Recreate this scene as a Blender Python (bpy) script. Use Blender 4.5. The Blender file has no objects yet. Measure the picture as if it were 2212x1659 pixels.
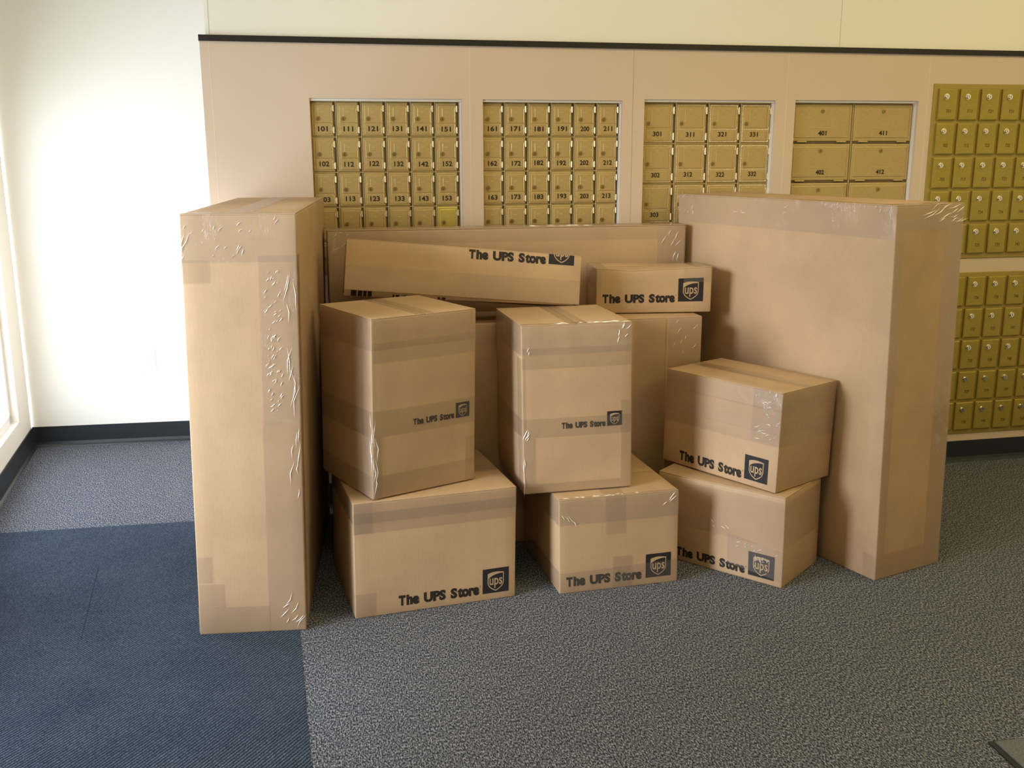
import bpy, bmesh, math, random
from mathutils import Vector, Matrix

random.seed(7)
SC = bpy.context.scene
COL = SC.collection

# ---------------------------------------------------------------- camera
F_PX, YAW, PITCH, ROLL = 2178.09, 0.208092, 0.227194, -0.002384
fw = Vector((math.sin(YAW)*math.cos(PITCH), math.cos(YAW)*math.cos(PITCH), -math.sin(PITCH)))
rt = Vector((math.cos(YAW), -math.sin(YAW), 0)); up = rt.cross(fw)
c_, s_ = math.cos(ROLL), math.sin(ROLL)
R_ = c_*rt + s_*up; U_ = -s_*rt + c_*up
cam_data = bpy.data.cameras.new('camera')
cam_data.sensor_fit = 'HORIZONTAL'; cam_data.sensor_width = 36.0
cam_data.lens = F_PX/2212*36.0
cam = bpy.data.objects.new('camera', cam_data); COL.objects.link(cam)
m = Matrix.Identity(4)
for i in range(3):
    m[i][0], m[i][1], m[i][2] = R_[i], U_[i], -fw[i]
m.translation = Vector((0.0, -3.72464, 1.32634))
cam.matrix_world = m
SC.camera = cam

# ---------------------------------------------------------------- world, sun, exposure
SC.view_settings.view_transform = 'Standard'
SC.view_settings.look = 'None'
SC.view_settings.gamma = 1.0
SC.view_settings.use_curve_mapping = False
SC.view_settings.exposure = 0.0
try:
    SC.cycles.use_denoising = True
    SC.cycles.max_bounces = 8
    SC.cycles.diffuse_bounces = 7
    SC.cycles.sample_clamp_indirect = 6.0
except Exception:
    pass
W = bpy.data.worlds.new('world'); SC.world = W; W.use_nodes = True
bg = W.node_tree.nodes.get('Background') or W.node_tree.nodes.new('ShaderNodeBackground')
bg.inputs[0].default_value = (0.86, 0.95, 1.08, 1); bg.inputs[1].default_value = 8.2

def lamp(name, kind, loc, direction, energy, color, size=None, size_y=None, angle=None, portal=False):
    l = bpy.data.lights.new(name, kind); l.energy = energy; l.color = color
    if kind == 'AREA':
        l.shape = 'RECTANGLE'; l.size = size; l.size_y = size_y
        if portal: l.cycles.is_portal = True
    if angle is not None: l.angle = angle
    o = bpy.data.objects.new(name, l); COL.objects.link(o); o.location = loc
    o.rotation_euler = Vector(direction).to_track_quat('-Z', 'Y').to_euler()
    return o
AZ, EL = math.radians(23), math.radians(14)
lamp('hazy_sun', 'SUN', (-6, -4, 3), (math.cos(AZ)*math.cos(EL), math.sin(AZ)*math.cos(EL), -math.sin(EL)),
     4.4, (0.99, 0.97, 1.0), angle=math.radians(20))
# left wall line: starts at the corner, runs towards the camera
LW0 = Vector((-1.236, 1.10, 0)); LWD = Vector((0.068, -1, 0)).normalized(); LWN = Vector((1, 0.068, 0)).normalized()
WIN_L = [(0.25, 1.70, 0.185, 1.46), (2.05, 3.2, 0.2, 1.9)]      # openings along the left wall: start, end, bottom, top
FRONT_Y = -4.9
WIN_F = []
for a, b, z0, z1 in WIN_L:
    p = LW0 + LWD*((a+b)/2) + Vector((0, 0, (z0+z1)/2)) - LWN*0.13
    lamp('window_daylight', 'AREA', p, LWN, 1, (1, 1, 1), b-a, z1-z0, portal=True)
for a, b, z0, z1 in WIN_F:
    lamp('window_daylight', 'AREA', ((a+b)/2, FRONT_Y-0.13, (z0+z1)/2), (0, 1, 0), 1, (1, 1, 1), b-a, z1-z0, portal=True)
CEIL_Z = 2.75
CEIL_AND_FILL_LAMPS = [(1.15, -1.4, 13.0), (0.0, -2.4, 12.0), (2.9, -2.8, 31.0), (3.0, -1.2, 12.0)]  # second entry is an added fill lamp that lifts the shaded box sides
for x, y, watts in CEIL_AND_FILL_LAMPS:
    lamp('ceiling_or_fill_lamp', 'AREA', (x, y, CEIL_Z-0.075), (0, 0, -1), watts, (1.0, 0.78, 0.32), 1.1, 0.5)

# ---------------------------------------------------------------- materials
def mat(name, color, rough=0.6, spec=0.4, metal=0.0):
    m = bpy.data.materials.new(name); m.use_nodes = True
    b = m.node_tree.nodes['Principled BSDF']
    b.inputs['Base Color'].default_value = (*color, 1); b.inputs['Roughness'].default_value = rough
    b.inputs['Specular IOR Level'].default_value = spec; b.inputs['Metallic'].default_value = metal
    return m
def N(m, t, **kw):
    n = m.node_tree.nodes.new(t)
    for k, v in kw.items(): setattr(n, k, v)
    return n
def L(m, a, b): m.node_tree.links.new(a, b)
def BS(m): return m.node_tree.nodes['Principled BSDF']
def coords(m, scale=(1, 1, 1), rot=(0, 0, 0)):
    tc = N(m, 'ShaderNodeTexCoord'); mp = N(m, 'ShaderNodeMapping')
    mp.inputs['Scale'].default_value = scale; mp.inputs['Rotation'].default_value = rot
    L(m, tc.outputs['Object'], mp.inputs['Vector']); return mp.outputs['Vector']
def noise(m, vec, scale, detail=3, rough=0.6):
    n = N(m, 'ShaderNodeTexNoise'); n.inputs['Scale'].default_value = scale
    n.inputs['Detail'].default_value = detail; n.inputs['Roughness'].default_value = rough
    L(m, vec, n.inputs['Vector']); return n.outputs['Fac']
def ramp(m, fac, stops):
    r = N(m, 'ShaderNodeValToRGB'); e = r.color_ramp.elements
    while len(e) < len(stops): e.new(0.5)
    for el, (p, c) in zip(e, stops): el.position = p; el.color = (*c, 1)
    L(m, fac, r.inputs['Fac']); return r.outputs['Color']
def bump(m, h, strength, dist=0.002):
    b = N(m, 'ShaderNodeBump'); b.inputs['Strength'].default_value = strength; b.inputs['Distance'].default_value = dist
    L(m, h, b.inputs['Height']); L(m, b.outputs['Normal'], BS(m).inputs['Normal'])
def mixc(m, fac, a, b, mode='MIX'):
    x = N(m, 'ShaderNodeMix', data_type='RGBA', blend_type=mode)
    for s, v in ((x.inputs[0], fac), (x.inputs[6], a), (x.inputs[7], b)):
        if isinstance(v, (int, float)): s.default_value = v
        elif isinstance(v, tuple): s.default_value = (*v, 1)
        else: L(m, v, s)
    return x.outputs[2]

def cardboard(name, col):
    m = mat(name, col, 0.55, 0.35)
    v = coords(m)
    big = noise(m, v, 5, 3); fib = noise(m, coords(m, (1, 1, 0.5)), 220, 3)
    wave = N(m, 'ShaderNodeTexWave', wave_type='BANDS', bands_direction='DIAGONAL')
    wave.inputs['Scale'].default_value = 60; wave.inputs['Distortion'].default_value = 0.4
    mp = coords(m, (1, 1, 0)); L(m, mp, wave.inputs['Vector'])
    d = tuple(c*0.90 for c in col); l = tuple(min(1, c*1.07) for c in col)
    base = ramp(m, big, [(0.3, d), (0.7, l)])
    f2 = ramp(m, fib, [(0.3, (0.965, 0.965, 0.965)), (0.7, (1.025, 1.025, 1.025))])
    base = mixc(m, 1.0, base, f2, 'MULTIPLY')
    w2 = ramp(m, wave.outputs['Fac'], [(0.0, (0.988, 0.988, 0.988)), (1.0, (1.006, 1.006, 1.006))])
    base = mixc(m, 1.0, base, w2, 'MULTIPLY')
    L(m, base, BS(m).inputs['Base Color'])
    bump(m, wave.outputs['Fac'], 0.06, 0.0005)
    return m
CARD = cardboard('kraft_cardboard', (0.430, 0.290, 0.175))
CARD_EDGE = mat('cardboard_cut_edge', (0.36, 0.24, 0.13), 0.8, 0.1)

def tape_material(name, haze, bumpy, rough):
    m = bpy.data.materials.new(name); m.use_nodes = True
    nt = m.node_tree; nt.nodes.clear()
    out = nt.nodes.new('ShaderNodeOutputMaterial')
    tr = nt.nodes.new('ShaderNodeBsdfTransparent'); tr.inputs[0].default_value = (0.99, 0.982, 0.972, 1)
    gl = nt.nodes.new('ShaderNodeBsdfGlossy'); gl.inputs['Roughness'].default_value = rough
    df = nt.nodes.new('ShaderNodeBsdfDiffuse'); df.inputs[0].default_value = (0.52, 0.46, 0.42, 1)
    lw = nt.nodes.new('ShaderNodeLayerWeight'); lw.inputs['Blend'].default_value = 0.5
    pw = nt.nodes.new('ShaderNodeMath'); pw.operation = 'POWER'; pw.inputs[1].default_value = 3.5
    fr = nt.nodes.new('ShaderNodeMath'); fr.operation = 'MULTIPLY_ADD'; fr.inputs[1].default_value = 0.6; fr.inputs[2].default_value = 0.05
    L(m, lw.outputs['Facing'], pw.inputs[0]); L(m, pw.outputs[0], fr.inputs[0])
    v = coords(m, (1, 1, 0.35), (0.5, 0.3, 0.6)); n1 = noise(m, v, 55, 4, 0.7)
    big = noise(m, coords(m), 7, 2)
    r = ramp(m, big, [(0.42, (0, 0, 0)), (0.62, (1, 1, 1))])
    mul = nt.nodes.new('ShaderNodeMath'); mul.operation = 'MULTIPLY'
    L(m, n1, mul.inputs[0]); L(m, r, mul.inputs[1])
    b = nt.nodes.new('ShaderNodeBump'); b.inputs['Strength'].default_value = bumpy; b.inputs['Distance'].default_value = 0.006
    L(m, mul.outputs[0], b.inputs['Height']); L(m, b.outputs['Normal'], gl.inputs['Normal']); L(m, b.outputs['Normal'], lw.inputs['Normal'])
    m1 = nt.nodes.new('ShaderNodeMixShader'); m1.inputs[0].default_value = haze
    L(m, tr.outputs[0], m1.inputs[1]); L(m, df.outputs[0], m1.inputs[2])
    m2 = nt.nodes.new('ShaderNodeMixShader'); L(m, fr.outputs[0], m2.inputs[0])
    L(m, m1.outputs[0], m2.inputs[1]); L(m, gl.outputs[0], m2.inputs[2])
    L(m, m2.outputs[0], out.inputs['Surface'])
    return m
TAPE = tape_material('clear_packing_tape', 0.06, 0.35, 0.16)
FILM = tape_material('wrinkled_clear_tape', 0.12, 0.9, 0.12)
CREASE_GLINT = mat('white_crease_glint', (0.80, 0.77, 0.74), 0.12, 0.8)  # white colour stands in for glints on tape creases
INK = mat('black_print', (0.022, 0.017, 0.014), 0.6, 0.3)
NAVY = mat('dark_navy_print', (0.019, 0.0165, 0.019), 0.5, 0.35)
UNPRINTED = mat('unprinted_kraft', (0.42, 0.29, 0.17), 0.55, 0.3)

def wall_paint(name, col, rough=0.5, spec=0.3):
    m = mat(name, col, rough, spec)
    n = noise(m, coords(m), 350, 2); bump(m, n, 0.05, 0.001)
    return m
WHITE_WALL = wall_paint('cream_white_paint', (0.82, 0.80, 0.735))
TAN_WALL = wall_paint('tan_laminate', (0.61, 0.49, 0.395), 0.38, 0.4)
TAN_SEAM = mat('tan_seam', (0.42, 0.31, 0.2), 0.6)
TAN_SEAM_LIGHT = mat('pale_tan_seam', (0.75, 0.63, 0.5), 0.5)
CREAM_SEAM = mat('cream_seam', (0.55, 0.52, 0.43), 0.6)
REVEAL = mat('white_melamine_edge', (0.75, 0.73, 0.70), 0.4)
BLACK_TRIM = mat('black_plastic_trim', (0.012, 0.010, 0.008), 0.4)
BASEB = mat('black_vinyl_baseboard', (0.014, 0.017, 0.022), 0.38, 0.5)
CEIL = mat('ceiling_tile', (0.75, 0.72, 0.66), 0.9)
FRAME_W = mat('white_window_frame', (0.78, 0.78, 0.76), 0.5)

def metal_gold(name, col, rough, metal):
    m = mat(name, col, rough, 0.5, metal)
    v = coords(m, (1, 1, 8)); n = noise(m, v, 60, 3)
    c = ramp(m, n, [(0.3, tuple(x*0.88 for x in col)), (0.7, tuple(x*1.1 for x in col))])
    L(m, c, BS(m).inputs['Base Color']); return m
BRASS = metal_gold('satin_brass', (0.47, 0.345, 0.145), 0.5, 0.35)
BRASS_FRAME = metal_gold('brass_frame', (0.42, 0.31, 0.13), 0.5, 0.35)
BRASS_LIGHT = metal_gold('polished_brass_edge', (0.72, 0.60, 0.36), 0.3, 0.6)
BRASS_LOCK = metal_gold('dull_brass_lock', (0.33, 0.23, 0.08), 0.4, 0.7)
BRASS_NEW = metal_gold('bright_yellow_brass', (0.55, 0.44, 0.11), 0.4, 0.5)
OLIVE = metal_gold('olive_gold_anodised', (0.36, 0.275, 0.05), 0.42, 0.45)
OLIVE_FRAME = metal_gold('olive_gold_frame', (0.38, 0.28, 0.07), 0.45, 0.45)
CHROME = mat('chrome_lock', (0.75, 0.74, 0.70), 0.18, 0.5, 1.0)
SLOT = mat('dark_keyhole', (0.03, 0.025, 0.015), 0.6)
DARKGAP = mat('dark_gap', (0.13, 0.095, 0.04), 0.8)

def carpet():
    m = mat('speckled_loop_carpet', (0.1, 0.1, 0.1), 1.0, 0.05)
    v = coords(m, (1, 0.45, 1)); n = noise(m, v, 270, 2, 0.6)
    v2 = coords(m, (1, 0.8, 1)); n2 = noise(m, v2, 620, 1, 0.5)
    mid = noise(m, coords(m), 16, 3); a = N(m, 'ShaderNodeMix')
    a.inputs[0].default_value = 0.35; L(m, n, a.inputs[2]); L(m, n2, a.inputs[3])
    c = ramp(m, a.outputs[0], [(0.40, (0.012, 0.014, 0.020)), (0.50, (0.078, 0.084, 0.106)), (0.63, (0.33, 0.345, 0.40))])
    t = ramp(m, mid, [(0.3, (0.9, 0.9, 0.92)), (0.7, (1.06, 1.04, 1.0))])
    L(m, mixc(m, 1.0, c, t, 'MULTIPLY'), BS(m).inputs['Base Color'])
    bump(m, a.outputs[0], 0.7, 0.004); return m
CARPET = carpet()
def mat_pile():
    m = mat('navy_ribbed_mat_pile', (0.03, 0.04, 0.06), 1.0, 0.05)
    w = N(m, 'ShaderNodeTexWave', wave_type='BANDS', bands_direction='X'); w.inputs['Scale'].default_value = 36
    w.inputs['Distortion'].default_value = 1.2; w.inputs['Detail'].default_value = 2; w.inputs['Detail Scale'].default_value = 4
    L(m, coords(m, (1, 1, 1), (0, 0, math.radians(38))), w.inputs['Vector'])
    n = noise(m, coords(m), 420, 2, 0.6); mid = noise(m, coords(m), 5, 4)
    a = N(m, 'ShaderNodeMix'); a.inputs[0].default_value = 0.75
    L(m, w.outputs['Fac'], a.inputs[2]); L(m, n, a.inputs[3])
    c = ramp(m, a.outputs[0], [(0.28, (0.009, 0.013, 0.023)), (0.50, (0.024, 0.034, 0.055)), (0.70, (0.10, 0.125, 0.165))])
    t = ramp(m, mid, [(0.3, (0.85, 0.87, 0.9)), (0.7, (1.15, 1.12, 1.08))])
    L(m, mixc(m, 1.0, c, t, 'MULTIPLY'), BS(m).inputs['Base Color'])
    bump(m, a.outputs[0], 0.5, 0.003); return m
MATPILE = mat_pile()
RUBBER = mat('black_rubber_edge', (0.02, 0.021, 0.024), 0.6, 0.3)
GREYPILE = mat('grey_mat_pile', (0.115, 0.12, 0.135), 1.0, 0.1)
n_ = noise(GREYPILE, coords(GREYPILE), 300, 2); L(GREYPILE, ramp(GREYPILE, n_, [(0.3, (0.085, 0.09, 0.10)), (0.7, (0.16, 0.165, 0.185))]), BS(GREYPILE).inputs['Base Color'])
PLASTIC = mat('white_plastic', (0.82, 0.82, 0.80), 0.35)
PLASTIC_D = mat('outlet_slot', (0.35, 0.35, 0.34), 0.6)
def glass():
    m = bpy.data.materials.new('window_glass'); m.use_nodes = True; nt = m.node_tree; nt.nodes.clear()
    o = nt.nodes.new('ShaderNodeOutputMaterial'); t = nt.nodes.new('ShaderNodeBsdfTransparent'); t.inputs[0].default_value = (0.96, 0.98, 0.97, 1)
    g = nt.nodes.new('ShaderNodeBsdfGlossy'); g.inputs['Roughness'].default_value = 0.02
    x = nt.nodes.new('ShaderNodeMixShader'); x.inputs[0].default_value = 0.06
    L(m, t.outputs[0], x.inputs[1]); L(m, g.outputs[0], x.inputs[2]); L(m, x.outputs[0], o.inputs[0]); return m
GLASS = glass()
LAMP = mat('lamp_diffuser', (0.9, 0.85, 0.75), 0.5)

# ---------------------------------------------------------------- helpers
def link(name, me, parent=None, mw=None):
    o = bpy.data.objects.new(name, me); COL.objects.link(o)
    if mw is not None: o.matrix_world = mw
    if parent: o.parent = parent
    return o
def mesh(name, V, Fc, mats, smooth=False, fm=None):
    me = bpy.data.meshes.new(name); me.from_pydata([tuple(v) for v in V], [], Fc)
    for mm in (mats if isinstance(mats, (list, tuple)) else [mats]): me.materials.append(mm)
    if fm: me.polygons.foreach_set('material_index', fm)
    if smooth: me.polygons.foreach_set('use_smooth', [True]*len(me.polygons))
    me.update(); return me
class MB:
    def __init__(s): s.V = []; s.F = []; s.M = []
    def add(s, V, F, mi=0):
        n = len(s.V); s.V += [tuple(v) for v in V]; s.F += [tuple(i+n for i in f) for f in F]; s.M += [mi]*len(F)
    def box(s, x0, x1, y0, y1, z0, z1, mi=0):
        V = [(x, y, z) for x in (x0, x1) for y in (y0, y1) for z in (z0, z1)]
        s.add(V, [(0,1,3,2), (4,6,7,5), (0,4,5,1), (2,3,7,6), (0,2,6,4), (1,5,7,3)], mi)
    def cham(s, x0, x1, z0, z1, yb, yf, c, mi=0):
        # plate facing -y: back at yb, front at yf, front edge chamfered by c
        V = [(x0,yb,z0),(x1,yb,z0),(x1,yb,z1),(x0,yb,z1)]
        ym = yf + c*0.6
        V += [(x0,ym,z0),(x1,ym,z0),(x1,ym,z1),(x0,ym,z1)]
        V += [(x0+c,yf,z0+c),(x1-c,yf,z0+c),(x1-c,yf,z1-c),(x0+c,yf,z1-c)]
        Fc = [(8,9,10,11), (3,2,1,0)]
        for a, b in ((0, 4), (4, 8)):
            for i in range(4):
                j = (i+1) % 4; Fc.append((a+i, a+j, b+j, b+i))
        s.add(V, Fc, mi)
    def cyl(s, c, r, h, axis='y', n=14, mi=0, r2=None):
        r2 = r if r2 is None else r2; V = []
        for k, (rr, t) in enumerate(((r, 0), (r2, h))):
            for i in range(n):
                a = 2*math.pi*i/n; u, v = rr*math.cos(a), rr*math.sin(a)
                V.append({'y': (c[0]+u, c[1]-t, c[2]+v), 'z': (c[0]+u, c[1]+v, c[2]+t), 'x': (c[0]+t, c[1]+u, c[2]+v)}[axis])
        Fc = [(i, (i+1) % n, n+(i+1) % n, n+i) for i in range(n)] + [tuple(range(n)), tuple(range(2*n-1, n-1, -1))]
        s.add(V, Fc, mi)
    def me(s, name, mats, smooth=False): return mesh(name, s.V, s.F, mats, smooth, s.M)
def recalc(me):
    bm = bmesh.new(); bm.from_mesh(me); bmesh.ops.recalc_face_normals(bm, faces=bm.faces); bm.to_mesh(me); bm.free(); return me
def empty(name, loc, rotm=None, label=None, cat=None, group=None):
    o = bpy.data.objects.new(name, None); COL.objects.link(o); o.empty_display_size = 0.1
    mw = (rotm.to_4x4() if rotm else Matrix.Identity(4)); mw.translation = Vector(loc); o.matrix_world = mw
    tag(o, label, cat, group); return o
def tag(o, label=None, cat=None, group=None, kind=None):
    if label: o['label'] = label
    if cat: o['category'] = cat
    if group: o['group'] = group
    if kind: o['kind'] = kind
    return o
def struct(name, me, parent=None):
    o = link(name, recalc(me), parent)
    if not parent: o['kind'] = 'structure'
    return o

# text outlines, made once per string from the built-in font
TEXTS = {}
def make_texts(strings):
    obs = []
    for key, (s, off) in strings.items():
        cu = bpy.data.curves.new('txt', 'FONT'); cu.body = s; cu.size = 1; cu.offset = off; cu.resolution_u = 3
        o = bpy.data.objects.new('txt', cu); COL.objects.link(o); obs.append((key, o, cu))
    bpy.context.view_layer.update(); dg = bpy.context.evaluated_depsgraph_get()
    for key, o, cu in obs:
        me = bpy.data.meshes.new_from_object(o.evaluated_get(dg))
        V = [(v.co.x, v.co.y) for v in me.vertices]; Fc = [tuple(p.vertices) for p in me.polygons]
        TEXTS[key] = (V, Fc); bpy.data.meshes.remove(me)
    for key, o, cu in obs:
        bpy.data.objects.remove(o); bpy.data.curves.remove(cu)
def text_fit(key, x0, x1, y0, y1=None, capy=None):
    """outline scaled so that it spans x0..x1; baseline at y0; cap height = capy"""
    V, Fc = TEXTS[key]
    ax, bx = min(v[0] for v in V), max(v[0] for v in V); cap = 0.70
    sx = (x1-x0)/(bx-ax); sy = capy/cap
    return [(x0+(v[0]-ax)*sx, y0+v[1]*sy) for v in V], Fc
NUMS = ['101','111','121','131','141','151','102','112','122','132','142','152','103','113','123','133','143','153',
        '161','171','181','191','200','211','162','172','182','192','202','212','163','173','183','193','203','213',
        '301','311','321','331','302','312','322','332','303','401','411','402','412',
        '701','711','721','731','741','702','712','722','732','742','703','713','723','733','743','724','734','744','725','735','745',
        '726','736','746','727','737','747','728','738','748','729','739','749','730','740','750','756','757','758','759','760']
S = {n: (n, 0.028 if n[0] != '7' else 0.0) for n in NUMS}
S.update({k: (k, 0.058) for k in ('T', 'he', 'UPS', 'S', 'tore')}); S['ups'] = ('ups', 0.012); S['reg'] = ('\u00ae', 0.0)
make_texts(S)

# ---------------------------------------------------------------- the room
mb = MB(); mb.box(-1.6, 4.4, -5.1, 1.3, -0.1, 0.0); struct('floor', mb.me('floor', CARPET))
mb = MB(); mb.box(-1.7, 4.5, -5.2, 1.4, CEIL_Z, CEIL_Z+0.1); struct('ceiling', mb.me('ceiling', CEIL))

def wall_boxes(mb, length, height, openings, thick, tf):
    """rectangular wall with holes; local u along, v up, w thickness (outwards)"""
    us = sorted({0, length, *[o[0] for o in openings], *[o[1] for o in openings]})
    vs = sorted({0, height, *[o[2] for o in openings], *[o[3] for o in openings]})
    for a, b in zip(us, us[1:]):
        for c, d in zip(vs, vs[1:]):
            if any(o[0] <= (a+b)/2 <= o[1] and o[2] <= (c+d)/2 <= o[3] for o in openings): continue
            V = [tf(u, v, w) for u in (a, b) for v in (c, d) for w in (0, thick)]
            mb.add(V, [(0,1,3,2), (4,6,7,5), (0,4,5,1), (2,3,7,6), (0,2,6,4), (1,5,7,3)])
lw_tf = lambda u, v, w: LW0 + LWD*u + Vector((0, 0, v)) - LWN*w
mb = MB(); wall_boxes(mb, 6.1, CEIL_Z, WIN_L, 0.12, lw_tf); struct('wall_left', mb.me('wall_left', WHITE_WALL))
NK0 = Vector((-1.236, 1.108, 0)); NKD = Vector((1, -0.048, 0)).normalized(); NKN = Vector((0.048, 1, 0)).normalized()
nk_tf = lambda u, v, w: NK0 + NKD*u + Vector((0, 0, v)) + NKN*w
mb = MB(); wall_boxes(mb, 5.6, CEIL_Z, [], 0.12, nk_tf); struct('wall_nook', mb.me('wall_nook', WHITE_WALL))
mb = MB(); mb.box(4.2, 4.32, -5.0, 1.0, 0, CEIL_Z); struct('wall_right', mb.me('wall_right', WHITE_WALL))
fr_tf = lambda u, v, w: Vector((-1.0+u, FRONT_Y-w, v))
mb = MB(); wall_boxes(mb, 5.3, CEIL_Z, [(a+1.0, b+1.0, c, d) for a, b, c, d in WIN_F], 0.12, fr_tf); struct('wall_front', mb.me('wall_front', WHITE_WALL))

# windows: frame and pane
def window(i, a, b, z0, z1, tf, mull=()):
    f = MB()
    def bar(u0, u1, v0, v1, w0=0.03, w1=0.09):
        V = [tf(u, v, w) for u in (u0, u1) for v in (v0, v1) for w in (w0, w1)]
        f.add(V, [(0,1,3,2), (4,6,7,5), (0,4,5,1), (2,3,7,6), (0,2,6,4), (1,5,7,3)])
    t = 0.035
    bar(a, a+t, z0, z1); bar(b-t, b, z0, z1); bar(a, b, z0, z0+t); bar(a, b, z1-t, z1)
    for u in mull: bar(u-t/2, u+t/2, z0, z1)
    w = struct('window_%d' % i, f.me('window_frame', FRAME_W))
    g = MB(); V = [tf(u, v, ww) for u in (a+t, b-t) for v in (z0+t, z1-t) for ww in (0.057, 0.063)]
    g.add(V, [(0,1,3,2), (4,6,7,5), (0,4,5,1), (2,3,7,6), (0,2,6,4), (1,5,7,3)])
    link('pane', g.me('pane', GLASS), w)
window(1, *WIN_L[0], lw_tf); window(2, *WIN_L[1], lw_tf, ((WIN_L[1][0]+WIN_L[1][1])/2,))
for k, (a, b, c, d) in enumerate(WIN_F): window(3+k, a+1, b+1, c, d, fr_tf)

# mailbox wall: tan lower part with openings, cream upper part
WX0, WX1, STRIP_Z = -0.292, 4.2, 1.702
OPEN = [(0.065, 0.604, 0.884, 1.508), (0.681, 1.210, 0.884, 1.508), (1.296, 1.826, 0.901, 1.513), (1.908, 2.438, 0.901, 1.515),
        (2.515, 3.10, 0.90, 1.57), (2.54, 3.12, 0.14, 0.81)]
bk_tf = lambda u, v, w: Vector((WX0+u, w, v))
mb = MB(); wall_boxes(mb, WX1-WX0, STRIP_Z, [(a-WX0, b-WX0, c, d) for a, b, c, d in OPEN], 0.03, bk_tf)
mb.box(WX0, WX0+0.03, 0.03, 1.04, 0, STRIP_Z)
wall_back = struct('wall_back', mb.me('wall_back', TAN_WALL))
def seam(x, z0, z1, m, y=-0.0004, w=0.0016):
    b = MB(); b.box(x-w/2, x+w/2, y, 0.002, z0, z1); o = link('seam', b.me('seam', m), wall_back)
for x, mm in ((-0.262, TAN_SEAM_LIGHT), (0.634, TAN_SEAM_LIGHT), (1.25, TAN_SEAM), (1.87, TAN_SEAM_LIGHT), (2.476, TAN_SEAM_LIGHT)):
    seam(x, 0.1, STRIP_Z-0.012, mm)
mb = MB()
for a, b, c, d in OPEN[:4]:
    mb.box(a+0.0005, b-0.0005, 0.008, 0.05, d-0.0085, d-0.0003); mb.box(b-0.005, b-0.0005, 0.012, 0.05, c+0.0005, d-0.009)
struct('trim_2', mb.me('trim_2', REVEAL))
mb = MB(); mb.box(WX0+0.022, WX1, 0.004, 0.06, STRIP_Z, CEIL_Z); mb.box(WX0+0.022, WX0+0.05, 0.06, 1.04, STRIP_Z, CEIL_Z)
wall_upper = struct('wall_upper', mb.me('wall_upper', WHITE_WALL))
for x in (-0.2575, 2.08):
    b = MB(); b.box(x-0.001, x+0.001, 0.0034, 0.006, STRIP_Z+0.009, CEIL_Z); link('seam', b.me('seam', CREAM_SEAM), wall_upper)
mb = MB(); mb.box(WX0-0.002, WX1, -0.008, 0.03, STRIP_Z-0.0105, STRIP_Z+0.0095); struct('trim_1', mb.me('trim_1', BLACK_TRIM))

def baseboard(name, p0, p1, nrm, h=0.094):
    prof = [(0, h), (0.004, h), (0.005, 0.022), (0.008, 0.010), (0.016, 0.003), (0.018, 0.0), (0, 0)]
    V = [Vector(p)+nrm*a+Vector((0, 0, z)) for p in (p0, p1) for a, z in prof]; n = len(prof)
    Fc = [(i, (i+1) % n, n+(i+1) % n, n+i) for i in range(n)] + [tuple(range(n)), tuple(range(2*n-1, n-1, -1))]
    struct(name, mesh(name, V, Fc, BASEB))
baseboard('baseboard_back', (WX0, 0, 0), (WX1, 0, 0), Vector((0, -1, 0)))
baseboard('baseboard_nook', NK0, NK0+NKD*0.96, -NKN)
baseboard('baseboard_left', LW0, LW0+LWD*6.0, LWN)

# ---------------------------------------------------------------- floor mats
mb = MB()
P = [(-1.12, -0.03), (-0.075, -0.066), (-0.047, -1.046), (-0.02, -1.9), (-0.01, -2.5), (-0.95, -2.5)]
V = [(x, y, z) for z in (-0.002, 0.0012) for x, y in P]; n = len(P)
mb.add(V, [tuple(range(n, 2*n)), tuple(range(n-1, -1, -1))] + [(i, (i+1) % n, n+(i+1) % n, n+i) for i in range(n)])
mt = link('entrance_mat', recalc(mb.me('entrance_mat', MATPILE)))
tag(mt, 'large navy blue ribbed entrance mat on the floor under the tall left box', 'mat')
b = MB()
def strip(p, q, w):
    d = (Vector((*q, 0))-Vector((*p, 0))).normalized(); s = Vector((-d.y, d.x, 0))*w/2
    b.add([Vector((*p, 0.0014))-s, Vector((*p, 0.0014))+s, Vector((*q, 0.0014))+s, Vector((*q, 0.0014))-s], [(0, 1, 2, 3)])
strip((-0.69, -0.42), (-0.645, -0.95), 0.003); strip((-0.66, -0.77), (-0.56, -0.785), 0.003)
link('tile_joint', b.me('tile_joint', mat('dark_tile_joint', (0.024, 0.031, 0.047), 1.0, 0.0)), mt)
fm_ = empty('floor_mat', (1.493, -1.926, 0), Matrix.Rotation(-0.05, 3, 'Z'), 'grey door mat with a black rubber edge, lower right floor corner', 'mat')
mb = MB(); mb.box(0, 0.9, -0.6, 0, 0, 0.004); o = link('rubber_border', recalc(mb.me('rubber_border', RUBBER))); o.parent = fm_
mb = MB(); mb.box(0.014, 0.886, -0.586, -0.006, 0.003, 0.007); o = link('pile', recalc(mb.me('pile', GREYPILE))); o.parent = fm_
bpy.context.view_layer.update()

# ---------------------------------------------------------------- power outlet
po = empty('power_outlet', nk_tf(0.535, 0.395, 0), Matrix((NKD, NKN, Vector((0, 0, 1)))).transposed(), 'white double power outlet on the cream wall beside the tall left box', 'outlet')
mb = MB(); mb.cham(-0.035, 0.035, -0.057, 0.057, 0.0, -0.006, 0.003); link('cover_plate', recalc(mb.me('cover_plate', PLASTIC)), po)
for z in (0.02, -0.02):
    mb = MB(); mb.cham(-0.016, 0.016, z-0.014, z+0.014, -0.005, -0.008, 0.002); sk = link('socket', recalc(mb.me('socket', PLASTIC)), po)
    mb = MB()
    for x in (-0.006, 0.006): mb.box(x-0.001, x+0.001, -0.0085, -0.0075, z-0.003, z+0.006)
    link('slot', mb.me('slot', PLASTIC_D), sk)

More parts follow.
